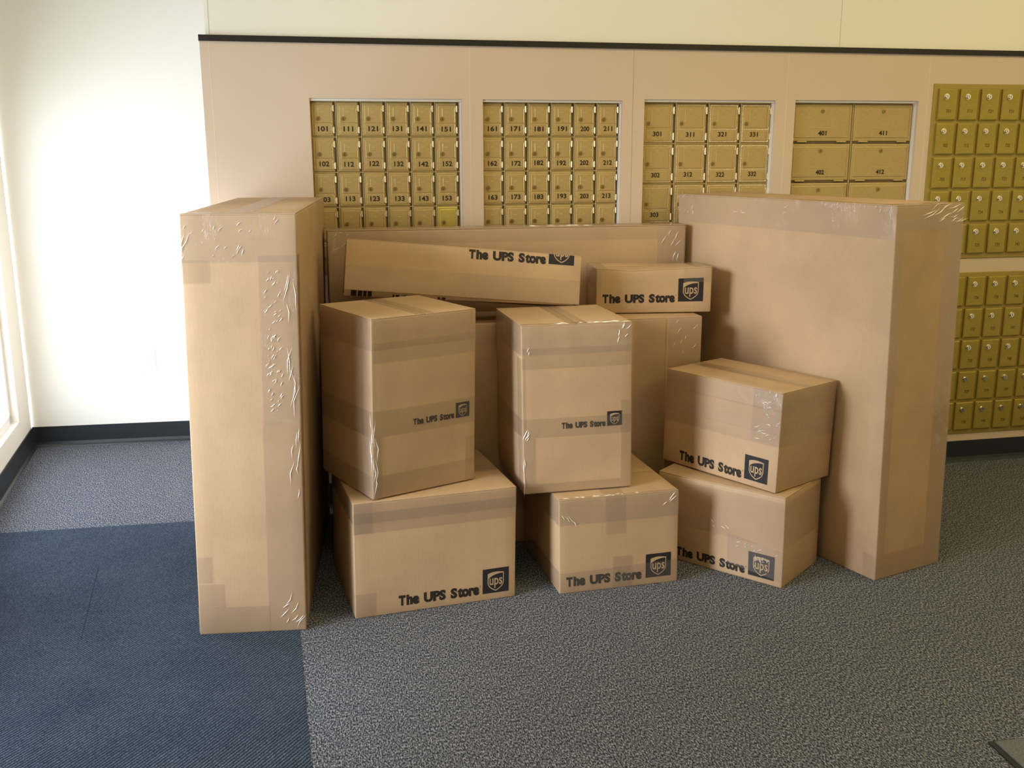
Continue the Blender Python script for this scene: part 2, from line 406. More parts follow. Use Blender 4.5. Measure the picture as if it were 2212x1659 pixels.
# ---------------------------------------------------------------- mailbox banks
GB = 'wall banks of numbered mailboxes'
def copy_part(o, parent, loc=None):
    c = o.copy(); COL.objects.link(c); c.parent = parent
    if loc is not None: c.location = loc
    return c
def number(key, parent, cx, z, cap, w, y, m):
    V, Fc = text_fit(key, cx-w/2, cx+w/2, z, capy=cap)
    return link('number', mesh('number', [(u, y, v) for u, v in V], Fc, m), parent)
def bank(name, label, x0, z1, cols, rows, pw, ph, y, door_fn, numbers, frame_fn, jit=0.0):
    root = empty(name, (x0, y, z1-rows*ph), None, label, 'mailboxes', GB)
    frame_fn(root, cols, rows, pw, ph)
    proto, subs, numfn = door_fn()
    first = True
    for r in range(rows):
        for c in range(cols):
            loc = Vector((c*pw, 0, (rows-1-r)*ph))
            if first: d = proto; first = False; d.parent = root; d.location = loc; ss = subs
            else:
                d = copy_part(proto, root, loc)
                for s in subs: copy_part(s, d)
            k = numbers.get((c, r))
            if k: numfn(k, d)
    return root

def frame_std(root, cols, rows, pw, ph):
    mb = MB(); Wd, Ht = cols*pw, rows*ph
    mb.box(-0.004, Wd+0.004, 0.010, 0.016, -0.004, Ht+0.004)
    for c in range(cols): mb.box(c*pw+pw-0.0085, c*pw+pw-0.0005, 0.006, 0.011, 0, Ht, 1)
    for c in range(cols+1): mb.box(c*pw-0.0012, c*pw+0.0012, -0.001, 0.011, 0, Ht, 2)
    for r in range(rows+1): mb.box(0, Wd, 0.002, 0.011, r*ph-0.002, r*ph+0.002)
    link('frame', recalc(mb.me('frame', [BRASS_FRAME, DARKGAP, BRASS_LIGHT])), root)

def door_small():
    w, h = 0.0885, 0.1237
    mb = MB(); mb.cham(0.003, w-0.010, 0.003, h-0.003, 0.010, 0.000, 0.003)
    mb.cham(0.012, w-0.018, 0.049, h-0.012, 0.001, -0.0012, 0.002)         # upper panel
    mb.cham(0.012, w-0.018, 0.010, 0.045, 0.001, -0.0016, 0.0012)          # number plate
    mb.cham(w-0.0175, w-0.0155, 0.012, 0.045, 0.001, -0.003, 0.0005, 1); mb.cham(w-0.0175, w-0.0155, 0.052, h-0.022, 0.001, -0.003, 0.0005, 1)
    mb.cham(0.026, 0.0272, 0.072, h-0.022, 0.001, -0.002, 0.0004, 1); mb.cham(0.034, 0.046, h-0.036, h-0.035, 0.001, -0.002, 0.0003, 1)
    d = link('door', recalc(mb.me('door', [BRASS, BRASS_LIGHT])))
    mb = MB(); mb.cyl((0.0255, 0.0, 0.064), 0.0078, 0.004, n=18); mb.cyl((0.0255, -0.004, 0.064), 0.0058, 0.0012, n=16)
    mb.box(0.0247, 0.0265, -0.0056, -0.005, 0.0595, 0.0675, 1); lk = link('lock', recalc(mb.me('lock', [BRASS_LOCK, SLOT])), d)
    hs = []
    for z in (0.013, 0.088):
        mb = MB(); mb.cyl((w-0.0085, -0.001, z), 0.0034, 0.022, 'z', 10); mb.box(w-0.015, w-0.0085, -0.003, 0.003, z+0.003, z+0.019)
        hs.append(link('hinge', recalc(mb.me('hinge', BRASS_LIGHT)), d))
    def num(k, dd): number(k, dd, 0.042+random.uniform(-.002, .002), 0.0215+random.uniform(-.0015, .0015), 0.0165, 0.0345, -0.0021, INK)
    return d, [lk]+hs, num
def bead_rows(mb, x0, x1, z0, z1, mids=()):
    def run(p, q):
        L_ = math.dist(p, q); n = max(2, int(L_/0.0052))
        for i in range(n):
            t = (i+0.5)/n; x = p[0]+(q[0]-p[0])*t; z = p[1]+(q[1]-p[1])*t; a = 0.0019
            V = [(x-a, 0.0005, z-a), (x+a, 0.0005, z-a), (x+a, 0.0005, z+a), (x-a, 0.0005, z+a), (x+0.0006, -0.0026, z+0.0006)]
            mb.add(V, [(0, 1, 4), (1, 2, 4), (2, 3, 4), (3, 0, 4)], 1)
    run((x0, z0), (x1, z0)); run((x0, z1), (x1, z1)); run((x0, z0), (x0, z1)); run((x1, z0), (x1, z1))
    for z in mids: run((x0, z), (x1, z))
def door_medium():
    w, h = 0.1325, 0.1505
    mb = MB(); mb.cham(0.003, w-0.010, 0.003, h-0.003, 0.010, 0.000, 0.003)
    mb.cham(0.014, w-0.024, 0.058, h-0.014, 0.001, -0.0014, 0.002); mb.cham(0.014, w-0.024, 0.012, 0.050, 0.001, -0.0016, 0.0012)
    bead_rows(mb, 0.008, w-0.016, 0.008, h-0.008, (0.054,))
    mb.cham(w-0.0225, w-0.0205, 0.014, 0.05, 0.001, -0.003, 0.0005, 1); mb.cham(w-0.0225, w-0.0205, 0.062, h-0.022, 0.001, -0.003, 0.0005, 1)
    mb.cham(0.036, 0.0372, 0.082, h-0.024, 0.001, -0.002, 0.0004, 1)
    d = link('door', recalc(mb.me('door', [BRASS, BRASS_LIGHT])))
    mb = MB(); mb.cyl((0.023, 0.0, 0.075), 0.0078, 0.004, n=18); mb.cyl((0.023, -0.004, 0.075), 0.0058, 0.0012, n=16)
    mb.box(0.0221, 0.0239, -0.0056, -0.005, 0.070, 0.079, 1); lk = link('lock', recalc(mb.me('lock', [BRASS_LOCK, SLOT])), d)
    hs = []
    for z in (0.014, 0.110):
        mb = MB(); mb.cyl((w-0.0085, -0.001, z), 0.0036, 0.026, 'z', 10); mb.box(w-0.016, w-0.0085, -0.003, 0.003, z+0.003, z+0.022)
        hs.append(link('hinge', recalc(mb.me('hinge', BRASS_LIGHT)), d))
    def num(k, dd): number(k, dd, 0.0575+random.uniform(-.002, .002), 0.027+random.uniform(-.0015, .0015), 0.0165, 0.0345, -0.0021, INK)
    return d, [lk]+hs, num
def frame_wide(root, cols, rows, pw, ph):
    mb = MB(); Wd, Ht = cols*pw, rows*ph
    mb.box(-0.004, Wd+0.004, 0.010, 0.016, -0.004, Ht+0.004)
    for c in range(cols+1): mb.box(c*pw-0.003, c*pw+0.003, 0.002, 0.011, 0, Ht, 0)
    for r in range(rows): mb.box(0, Wd, 0.004, 0.011, r*ph-0.001, r*ph+0.007, 1)
    link('frame', recalc(mb.me('frame', [BRASS_FRAME, DARKGAP])), root)
def door_wide():
    w, h = 0.265, 0.1515
    mb = MB(); mb.cham(0.005, w-0.006, 0.0075, h-0.003, 0.010, 0.000, 0.003)
    mb.cham(0.014, w-0.018, 0.020, h-0.014, 0.001, -0.0016, 0.0022)
    mb.cham(w-0.0155, w-0.0140, 0.02, h-0.014, 0.001, -0.003, 0.0005, 1)
    for x0, x1, z0, z1 in ((0.086, 0.087, 0.022, 0.057), (0.175, 0.176, 0.022, 0.057), (0.086, 0.176, 0.057, 0.058)): mb.cham(x0, x1, z0, z1, 0, -0.0026, 0.0003, 1)
    d = link('door', recalc(mb.me('door', [BRASS, BRASS_LIGHT])))
    mb = MB(); mb.cyl((0.131, -0.001, 0.122), 0.0075, 0.004, n=18); mb.box(0.1302, 0.1318, -0.0056, -0.0045, 0.118, 0.126, 1)
    lk = link('lock', recalc(mb.me('lock', [BRASS_LOCK, SLOT])), d); hs = []
    for x in (0.028, 0.198):
        mb = MB(); mb.cyl((x, -0.001, 0.006), 0.0034, 0.040, 'x', 10); hs.append(link('hinge', recalc(mb.me('hinge', BRASS)), d))
    def num(k, dd): number(k, dd, 0.134, 0.030+random.uniform(-.001, .002), 0.0165, 0.036, -0.0027, INK)
    return d, [lk]+hs, num
def frame_flat(border):
    def f(root, cols, rows, pw, ph):
        l, r, b, t = border; mb = MB(); Wd, Ht = cols*pw, rows*ph
        mb.cham(-l, Wd+r, -b, Ht+t, 0.02, 0.0, 0.002); link('frame', recalc(mb.me('frame', OLIVE_FRAME)), root)
    return f
def door_alum(pw, ph, w, h):
    def f():
        x0, z0 = 0.0, ph-h
        mb = MB(); mb.cham(x0, x0+w, z0, z0+h, 0.0, -0.011, 0.0042); d = link('door', recalc(mb.me('door', OLIVE)))
        mb = MB(); mb.cyl((x0+0.030, -0.010, z0+h*0.75), 0.0115, 0.004, n=20); mb.cyl((x0+0.030, -0.014, z0+h*0.75), 0.0095, 0.006, n=20, r2=0.0080)
        mb.box(x0+0.0292, x0+0.0308, -0.0206, -0.0195, z0+h*0.75-0.004, z0+h*0.75+0.004, 1)
        lk = link('lock', recalc(mb.me('lock', [CHROME, SLOT])), d)
        def num(k, dd): number(k, dd, x0+w*0.54, z0+h*0.245, 0.0125, 0.0215, -0.0114, INK)
        return d, [lk], num
    return f
def nums(cols):
    return {(c, r): k for c, col in enumerate(cols) for r, k in enumerate(col.split()) if k != '-'}
b1 = bank('mailbox_bank', 'brass mailbox bank numbered from 101, behind the tall left box', 0.0665, 1.4995, 6, 5, 0.0885, 0.1237, 0.026, door_small,
     nums(['101 102 103', '111 112 113', '121 122 123', '131 132 133', '141 142 143', '151 152 153']), frame_std)
for o in b1.children:                                              # one newer, yellower door low on the right
    if o.name.startswith('door') and abs(o.location.x-5*0.0885) < 1e-4 and abs(o.location.z-0.1237) < 1e-4:
        o.data = o.data.copy(); o.data.materials[0] = BRASS_NEW; o['label'] = 'brighter yellow brass door'
bank('mailbox_bank', 'brass mailbox bank numbered from 161, above the long flat box', 0.6775, 1.500, 6, 5, 0.0885, 0.1237, 0.026, door_small,
     nums(['161 162 163', '171 172 173', '181 182 183', '191 192 193', '200 202 203', '211 212 213']), frame_std)
bank('mailbox_bank', 'brass mailbox bank of mid-size doors numbered from 301', 1.2995, 1.5025, 4, 4, 0.1325, 0.1510, 0.026, door_medium,
     nums(['301 302 303', '311 312', '321 322', '331 332']), frame_std)
bank('mailbox_bank', 'brass mailbox bank of wide drop doors numbered from 401', 1.9085, 1.5045, 2, 4, 0.2640, 0.1515, 0.026, door_wide,
     nums(['401 402', '411 412']), frame_wide)
bank('mailbox_bank', 'upper olive gold mailbox bank with silver locks at right edge', 2.5195, 1.5630, 6, 5, 0.0950, 0.1337, -0.004, door_alum(0.095, 0.1337, 0.0815, 0.1215),
     nums(['701 702 703', '711 712 713', '721 722 723 724 725', '731 732 733 734 735', '741 742 743 744 745']), frame_flat((0.021, 0.02, 0.008, 0.019)))
bank('mailbox_bank', 'lower olive gold mailbox bank with silver locks beside the largest box', 2.5395, 0.8100, 6, 5, 0.0955, 0.1352, -0.004, door_alum(0.0955, 0.1352, 0.0825, 0.1235),
     nums(['-', '-', '726 727 728 729 730', '736 737 738 739 740', '746 747 748 749 750', '756 757 758 759 760']), frame_flat((0.021, 0.02, 0.008, 0.018)))

# ---------------------------------------------------------------- cardboard boxes
GBX = 'taped cardboard boxes piled in front of the mailboxes'
class Carton:
    def __init__(s, label, x, y, z, yaw, w, d, h, tx=0, ty=0, bulge=0.004, r=0.0035, rigid=False, dents=(), flaps='x', name='cardboard_box'):
        s.w, s.d, s.h, s.b, s.r, s.dents = w, d, h, bulge, r, dents
        if rigid:
            R = Matrix.Rotation(yaw, 3, 'Z') @ Matrix.Rotation(-tx, 3, 'X') @ Matrix.Rotation(ty, 3, 'Y'); s.tx = s.ty = 0
        else:
            R = Matrix.Rotation(yaw, 3, 'Z'); s.tx, s.ty = tx, ty
        s.root = empty(name, (x, y, z), R, label, 'box', GBX)
        s.body(flaps)
    def deform(s, p):
        x, y, z = p; w, d, h = s.w, s.d, s.h
        u, v, t = (min(max(a/b, 0), 1) for a, b in ((x, w), (y, d), (z, h)))
        sx, sy, sz = math.sin(math.pi*u), math.sin(math.pi*v), math.sin(math.pi*t)
        nx, ny = x, y
        k = s.b
        ny += (k if v > 0.5 else -k)*sx*sz*abs(2*v-1)**2
        nx += (k if u > 0.5 else -k)*sy*sz*abs(2*u-1)**2
        nz = z + (0.35*k*sx*sy if t > 0.5 else 0)*abs(2*t-1)**2
        for (cx, cy, cz, rad, dx, dy, dz) in s.dents:
            q = ((x-cx)**2+(y-cy)**2+(z-cz)**2)/rad**2
            if q < 6:
                e = math.exp(-q); nx += dx*e; ny += dy*e; nz += dz*e
        return (nx+z*s.ty, ny+z*s.tx, nz)
    def rbox(s, mb, x0, x1, y0, y1, z0, z1, r, n=14):
        def ax(a, b):
            L_ = b-a; rr = min(r, L_*0.3); k = max(1, min(n, int(L_/0.03)))
            return [a, a+0.4*rr, a+rr] + [a+rr+(L_-2*rr)*i/k for i in range(1, k)] + [b-rr, b-0.4*rr, b]
        A = [ax(x0, x1), ax(y0, y1), ax(z0, z1)]; lo = (x0, y0, z0); hi = (x1, y1, z1)
        idx = {}; V = []; Fc = []
        def vid(p):
            k = tuple(round(c*1e6) for c in p)
            if k not in idx:
                q = [min(max(p[i], lo[i]+min(r, (hi[i]-lo[i])*0.3)), hi[i]-min(r, (hi[i]-lo[i])*0.3)) for i in range(3)]
                e = [p[i]-q[i] for i in range(3)]; sc = max(abs(c) for c in e); L_ = math.sqrt(sum(c*c for c in e))
                if L_ > 1e-9: p = tuple(q[i]+e[i]*sc/L_ for i in range(3))
                idx[k] = len(V); V.append(s.deform(p))
            return idx[k]
        for a in range(3):
            b, c = (a+1) % 3, (a+2) % 3
            for side in (0, 1):
                for i in range(len(A[b])-1):
                    for j in range(len(A[c])-1):
                        def pt(ii, jj):
                            p = [0, 0, 0]; p[a] = A[a][-1] if side else A[a][0]; p[b] = A[b][ii]; p[c] = A[c][jj]; return tuple(p)
                        f = [vid(pt(i, j)), vid(pt(i+1, j)), vid(pt(i+1, j+1)), vid(pt(i, j+1))]
                        Fc.append(tuple(f if side else f[::-1]))
        mb.add(V, Fc)
    def body(s, flaps):
        t = 0.003; w, d, h = s.w, s.d, s.h
        mb = MB(); s.rbox(mb, 0, w, 0, d, 0, h-t, s.r); link('carton', mb.me('carton', CARD, True), s.root)
        g = 0.0012
        if flaps == 'x': parts = [(0.0008, w-0.0008, 0.0008, d/2-g), (0.0008, w-0.0008, d/2+g, d-0.0008)]
        else: parts = [(0.0008, w/2-g, 0.0008, d-0.0008), (w/2+g, w-0.0008, 0.0008, d-0.0008)]
        for a, b, c, e in parts:
            mb = MB(); s.rbox(mb, a, b, c, e, h-t-0.0005, h, 0.0014); link('flap', mb.me('flap', CARD, True), s.root)
    def pt(s, face, u, v, off):
        w, d, h = s.w, s.d, s.h
        p = {'F': (u, -off, v), 'R': (w+off, u, v), 'L': (-off, u, v), 'T': (u, v, h+off), 'B': (u, v, -off), 'K': (u, d+off, v)}[face]
        return s.deform(p)
    def tape(s, *patches, m=None, off=0.0011, name='packing_tape', label=None, cr=()):
        """patches: (face, u0, u1, v0, v1[, skew]); all belong to one strip of tape"""
        mb = MB()
        for face, u0, u1, v0, v1, *sk in patches:
            k = sk[0] if sk else 0.0
            nu = max(1, int(abs(u1-u0)/0.03)); nv = max(1, int(abs(v1-v0)/0.03)); V = []; Fc = []
            for i in range(nu+1):
                for j in range(nv+1):
                    uu = u0+(u1-u0)*i/nu; vv = v0+(v1-v0)*j/nv + k*(i/nu-0.5)
                    V.append(s.pt(face, uu, vv, off))
            for i in range(nu):
                for j in range(nv):
                    a = i*(nv+1)+j; Fc.append((a, a+nv+1, a+nv+2, a+1))
            mb.add(V, Fc)
        for face, u0, u1, v0, v1, cnt, lmin, lmax, amin, amax in cr:      # raised creases in the film, coloured white as painted glints
            for _ in range(cnt):
                cu, cv = random.uniform(u0, u1), random.uniform(v0, v1); ln = random.uniform(lmin, lmax); a = math.radians(random.uniform(amin, amax))
                wd = min(0.0011, ln*random.uniform(0.05, 0.10)); dx, dy = math.cos(a), math.sin(a); bend = random.uniform(-0.15, 0.15)*ln
                P = [(-ln/2, 0, 0), (0, -wd+bend, 0), (ln/2, 0, 0), (0, wd+bend, 0), (0, bend, 0.0012)]
                mb.add([s.pt(face, cu+x*dx-y*dy, cv+x*dy+y*dx, off+0.0004+z) for x, y, z in P], [(0, 1, 4), (1, 2, 4), (2, 3, 4), (3, 0, 4)], 1)
        me = mb.me(name, [m or TAPE, CREASE_GLINT])
        bm = bmesh.new(); bm.from_mesh(me); bmesh.ops.remove_doubles(bm, verts=bm.verts, dist=0.0012); bmesh.ops.recalc_face_normals(bm, faces=bm.faces); bm.to_mesh(me); bm.free()
        o = link(name, me, s.root)
        if label: o['label'] = label
        return o
    def flat(s, name, V, Fc, face, off, m, parent=None, vmax=None, vmin=None):
        me = bpy.data.meshes.new(name); me.from_pydata([(u, v, 0) for u, v in V], [], Fc)
        bm = bmesh.new(); bm.from_mesh(me)
        for lim, sg in ((vmax, 1), (vmin, -1)):
            if lim is not None:
                bmesh.ops.bisect_plane(bm, geom=bm.verts[:]+bm.edges[:]+bm.faces[:], plane_co=(0, lim, 0), plane_no=(0, sg, 0), clear_outer=True)
        bmesh.ops.triangulate(bm, faces=bm.faces)
        for vtx in bm.verts: vtx.co = Vector(s.pt(face, vtx.co.x, vtx.co.y, off))
        bm.to_mesh(me); bm.free(); me.materials.append(m)
        return link(name, me, parent or s.root)
    def print_logo(s, ex, ey, ew, eh, tx0, tx1, ty, cap, face='F', vmax=None, vmin=None, flip=None):
        """emblem square at (ex, ey) sized ew x eh and the lettering to its left"""
        T = (lambda P: P) if flip is None else (lambda P: [(flip[0]-u, flip[1]-v) for u, v in P])
        kw = dict(vmax=vmax, vmin=vmin)
        V, Fc = [], []
        for word, f0, f1 in (('T', 0.0, 0.083), ('he', 0.094, 0.249), ('UPS', 0.307, 0.578), ('S', 0.639, 0.722), ('tore', 0.727, 1.0)):
            Vw, Fw = text_fit(word, tx0+(tx1-tx0)*f0, tx0+(tx1-tx0)*f1, ty, capy=cap)
            if word in ('he', 'tore'):                                # tall x-height of the printed face
                xh, nx = 0.66*cap, 0.78*cap
                Vw = [(u, ty+((v-ty)*nx/xh if v-ty < xh else nx+(v-ty-xh)*(1.05*cap-nx)/(1.05*cap-xh))) for u, v in Vw]
            Fc = Fc + [tuple(i+len(V) for i in f) for f in Fw]; V = V + Vw
        n = len(V); V2, F2 = text_fit('reg', tx1+0.002*cap/0.028, tx1+0.0055*cap/0.028, ty+cap*0.72, capy=0.2*cap)
        s.flat('lettering', T(V+V2), Fc+[tuple(i+n for i in f) for f in F2], face, 0.0006, INK, **kw)
        def M(P): return T([(ex+ew*a, ey+eh*b) for a, b in P])
        em = s.flat('emblem', M([(0, 0), (1, 0), (1, 1), (0, 1)]), [(0, 1, 2, 3)], face, 0.0006, NAVY, **kw)
        def curve(p, c, q, k=8): return [((1-t)**2*p[0]+2*t*(1-t)*c[0]+t*t*q[0], (1-t)**2*p[1]+2*t*(1-t)*c[1]+t*t*q[1]) for t in [i/k for i in range(k)]]
        outer = curve((.19, .79), (.42, .91), (.81, .82)) + [(.81, .82)] + curve((.81, .42), (.80, .22), (.5, .07)) + curve((.5, .07), (.20, .22), (.19, .42)) + [(.19, .42)]
        inner = curve((.225, .60), (.42, .79), (.778, .785)) + [(.778, .785)] + curve((.778, .42), (.77, .25), (.5, .115)) + curve((.5, .115), (.23, .25), (.225, .42)) + [(.225, .42)]
        s.flat('shield', M(outer), [tuple(range(len(outer)))], face, 0.00078, UNPRINTED, em, **kw)
        s.flat('shield_field', M(inner), [tuple(range(len(inner)))], face, 0.00092, NAVY, em, **kw)
        V, Fc = text_fit('ups', .262, .75, .335, capy=.40)
        s.flat('shield_letters', M(V), Fc, face, 0.00106, UNPRINTED, em, **kw)

# tall box at the left
c = Carton('tall narrow box at the far left, standing half on the navy mat', -0.3219, -0.9939, 0.0012, -0.1049, 0.2942, 0.945, 1.169, 0.0095, 0.0229, 0.004)
w, d, h = c.w, c.d, c.h
c.tape(('F', 0, w, h-0.125, h), ('T', 0, w, 0, 0.05), m=FILM, label='shiny wrinkled tape across the top', cr=(('F', 0.01, 0.28, h-0.05, h-0.012, 12, .008, .022, 40, 75), ('F', 0.06, 0.16, h-0.115, h-0.08, 9, .006, .02, 30, 75), ('F', 0.0, 0.03, h-0.125, h-0.06, 4, .02, .05, 60, 80)))
c.tape(('F', 0.194, w, 0.60, 1.06), ('R', 0, 0.05, 0.60, 1.06), m=FILM, label='shiny wrinkled vertical tape', cr=(('F', 0.21, 0.25, 0.64, 1.03, 75, .006, .018, 35, 70), ('F', 0.26, 0.288, 0.62, 1.0, 10, .04, .10, 75, 95)))
c.tape(('F', 0.192, w, 0.0, 0.60), ('R', 0, 0.05, 0, 0.60), cr=(('F', 0.265, 0.288, 0.40, 0.58, 7, .03, .08, 80, 95), ('F', 0.23, 0.285, 0.01, 0.10, 8, .015, .05, 30, 65)))
c.tape(('F', 0, 0.196, 0, 0.08), ('L', 0, 0.06, 0, 0.08))
c.tape(('F', 0, 0.043, 0.155, 0.232)); c.tape(('F', 0, 0.074, 0.079, 0.150))
c.tape(('F', 0.0, 0.07, 0.99, 1.05), ('L', 0, 0.06, 0.99, 1.05))
c.tape(('T', w/2-0.03, w/2+0.03, 0.05, d))
# largest box at the right
c = Carton('largest box at the right, a broad upright slab beside the olive mailboxes', 1.4265, -0.110, 0.0, -1.2616, 1.0005, 0.3008, 1.1689, -0.014, -0.0155, 0.003)
w, d, h = c.w, c.d, c.h
c.tape(('F', 0, w, h-0.10, h), ('T', 0, w, 0, 0.045), m=FILM, label='shiny tape along the top edge', cr=(('F', 0.0, 0.09, h-0.07, h-0.005, 14, .006, .03, 20, 110), ('F', 0.72, 1.0, h-0.02, h-0.004, 22, .008, .016, 60, 85), ('F', 0.3, 0.7, h-0.06, h-0.02, 5, .015, .04, 0, 30)))
c.tape(('R', 0, d, h-0.075, h), ('T', w-0.06, w, 0, d), m=FILM, label='wrinkled tape over the top corner', cr=(('R', 0.14, 0.29, h-0.06, h-0.005, 14, .03, .09, 5, 30),))
c.tape(('R', 0.22, d, 0.0, h-0.075), ('K', w-0.06, w, 0, h-0.075), m=FILM)
c.tape(('R', 0, 0.22, 0.0, 0.082), ('F', w-0.05, w, 0, 0.082)); c.tape(('R', 0, 0.034, 0.082, h-0.075))
# long flat box standing at the back
c = Carton('long flat box standing at the back, right under the mailbox doors', 0.1005, -0.186, 0.0, -0.0080, 1.300, 0.115, 1.062, 0, 0, 0.006, r=0.007)
w, d, h = c.w, c.d, c.h
c.tape(('F', 0, 0.14, 0.5, h), ('T', 0, 0.14, 0, d), ('L', 0, d, 0.5, h), m=FILM, label='plastic film around the left end', cr=(('F', 0.02, 0.12, 0.99, h-0.004, 14, .008, .04, 10, 60),))
c.tape(('F', 0.14, w-0.11, h-0.05, h), ('T', 0.14, w-0.11, 0, d*0.7), m=TAPE, cr=(('T', 0.70, 0.95, 0.004, 0.03, 14, .02, .05, -8, 8),))
c.tape(('F', w-0.11, w, 0.5, h), ('T', w-0.11, w, 0, d), m=FILM, cr=(('F', w-0.1, w-0.01, 0.88, h-0.02, 8, .015, .05, 30, 80),))
# wide box in the second row
c = Carton('wide box half hidden in the middle, carrying the small lettered box', 0.0881, -0.50, 0.0, -0.0034, 1.261, 0.268, 0.7713, 0, 0, 0.003)
w, d, h = c.w, c.d, c.h
c.tape(('F', 1.14, w, 0.0, h), m=FILM, cr=(('F', 1.16, 1.25, 0.62, 0.76, 10, .01, .03, 40, 80),)); c.tape(('F', 1.02, 1.128, 0.0, h)); c.tape(('F', 0, 1.0, h-0.07, h-0.002))
mb = MB(); mb.add([c.pt('F', u, v, 0.0016) for u, v in ((1.1305, 0), (1.1335, 0), (1.1335, h-0.004), (1.1305, h-0.004))], [(0, 1, 2, 3)]); link('flap_seam', mb.me('flap_seam', CARD_EDGE), c.root)
# lower left
c = Carton('lettered box on the carpet, bottom of the left stack', 0.1117, -0.9853, 0.0, 0.1102, 0.4891, 0.410, 0.3519, -0.0003, 0.0127, 0.003)
w, d, h = c.w, c.d, c.h
c.print_logo(0.385, 0.0225, 0.0825, 0.079, 0.128, 0.374, 0.025, 0.0285)
c.tape(('F', 0, w, h-0.062, h), ('R', 0, d, h-0.062, h), ('L', 0, d, h-0.062, h)); c.tape(('F', 0, w, h-0.092, h-0.03)); c.tape(('F', 0, 0.055, 0.26, h), m=FILM); c.tape(('F', 0, 0.06, 0, 0.075))
c.tape(('T', 0, w, d/2-0.03, d/2+0.03))
# lower middle
c = Carton('lettered box on the carpet, bottom of the middle stack', 0.7336, -0.9479, 0.0, 0.0436, 0.3885, 0.405, 0.3027, 0.0089, -0.0131, 0.003)
w, d, h = c.w, c.d, c.h
c.print_logo(0.281, 0.0235, 0.0845, 0.0785, 0.022, 0.268, 0.0245, 0.0275)
c.tape(('F', 0, w, 0.222, h), ('L', 0, d, 0.222, h), ('T', 0, w, 0, 0.012), m=FILM, label='shiny tape around the top', cr=(('T', 0.02, 0.3, 0.002, 0.010, 14, .008, .025, -8, 8), ('F', 0.34, 0.38, 0.25, 0.295, 5, .02, .04, 30, 70), ('F', 0.01, 0.06, 0.22, 0.27, 4, .02, .05, -60, -40))); c.tape(('F', 0.148, 0.215, 0.18, h), ('T', 0.148, 0.215, 0, d)); c.tape(('F', 0, w, 0, 0.072, 0.01), ('L', 0, d, 0, 0.072)); c.tape(('F', 0.172, 0.236, 0.0, 0.106))
# lower right
c = Carton('turned lettered box on the carpet, lower of the right pair', 1.1354, -0.7077, 0.0, -0.8871, 0.4463, 0.273, 0.2953, -0.0006, -0.0128, 0.004, dents=((0.12, 0, 0.29, 0.12, 0, 0.006, -0.006),))
w, d, h = c.w, c.d, c.h
c.print_logo(0.333, 0.018, 0.0875, 0.079, 0.075, 0.322, 0.020, 0.027)
for z0, z1 in ((0.228, 0.278), (0.178, 0.228), (0.128, 0.178)): c.tape(('F', 0, w, z0, z1, -0.004), ('R', 0, d, z0, z1), m=TAPE, cr=(('F', 0.20, 0.26, 0.15, 0.172, 6, .012, .035, -45, -25),) if z0 < 0.15 else ())
c.tape(('F', 0.26, w, 0.03, 0.13, -0.02), m=FILM, label='wrinkled tape crossing the emblem', cr=(('F', 0.355, 0.40, 0.04, 0.085, 16, .005, .02, 0, 140), ('F', 0.28, 0.44, 0.10, 0.13, 10, .006, .02, 10, 60))); c.tape(('T', 0, w, d/2-0.03, d/2+0.03))
# upper left
c = Carton('upright lettered box on top of the left stack, turned slightly to the right', 0.1761, -0.9701, 0.3555, 0.389, 0.3406, 0.348, 0.5215, -0.0015, 0.0215, 0.003, flaps='y')
w, d, h = c.w, c.d, c.h
c.print_logo(0.2725, 0.2005, 0.0475, 0.046, 0.129, 0.267, 0.203, 0.0165)
c.tape(('F', 0, w, 0.432, h), ('L', 0, d, 0.432, h)); c.tape(('F', 0, w, 0.395, 0.452)); c.tape(('F', 0, w, 0.181, 0.258), ('L', 0, d, 0.181, 0.258))
c.tape(('F', 0, w, 0.0, 0.068), ('L', 0, d, 0, 0.068)); c.tape(('F', 0, 0.028, 0.0, 0.181), ('L', 0, 0.05, 0, 0.181), m=FILM, label='glossy tape on the front corner', cr=(('F', 0.002, 0.010, 0.02, 0.20, 7, .04, .10, 86, 94), ('L', 0.004, 0.02, 0.1, 0.24, 6, .03, .07, 75, 95))); c.tape(('F', 0.307, w, 0, 0.14)); c.tape(('T', w/2-0.03, w/2+0.03, 0, d))
c.tape(('L', 0, 0.06, 0.18, h), ('F', 0, 0.008, 0.18, h))
# upper middle
c = Carton('upright lettered box on the middle stack, over a smaller one', 0.6364, -0.879, 0.3065, 0.0171, 0.3447, 0.355, 0.5195, 0.0101, -0.014, 0.003, flaps='y')
w, d, h = c.w, c.d, c.h
c.print_logo(0.265, 0.2005, 0.048, 0.0455, 0.121, 0.260, 0.2015, 0.0168)
c.tape(('F', 0, w, 0.43, h), ('L', 0, d, 0.43, h), ('T', 0, w, 0, 0.02), m=FILM, label='shiny tape around the top', cr=(('T', 0.10, 0.33, 0.002, 0.014, 18, .015, .04, -8, 8), ('F', 0.30, 0.34, 0.46, 0.51, 6, .01, .025, 40, 80), ('F', 0.015, 0.025, 0.42, 0.48, 2, .01, .02, 60, 80))); c.tape(('F', 0, w, 0.388, 0.45)); c.tape(('F', 0, w, 0.176, 0.235), ('L', 0, d, 0.176, 0.235))
c.tape(('F', 0, 0.037, 0, 0.176), ('L', 0, 0.05, 0, 0.176), m=FILM, cr=(('F', 0.004, 0.025, 0.17, 0.20, 5, .015, .035, 50, 75), ('F', 0.0, 0.008, 0.02, 0.15, 3, .04, .09, 86, 92))); c.tape(('F', 0.309, w, 0, 0.28)); c.tape(('F', 0.037, 0.309, 0, 0.03)); c.tape(('T', w/2-0.03, w/2+0.03, 0, d))
c.tape(('L', 0, 0.05, 0.18, 0.42), ('F', 0, 0.01, 0.18, 0.42))
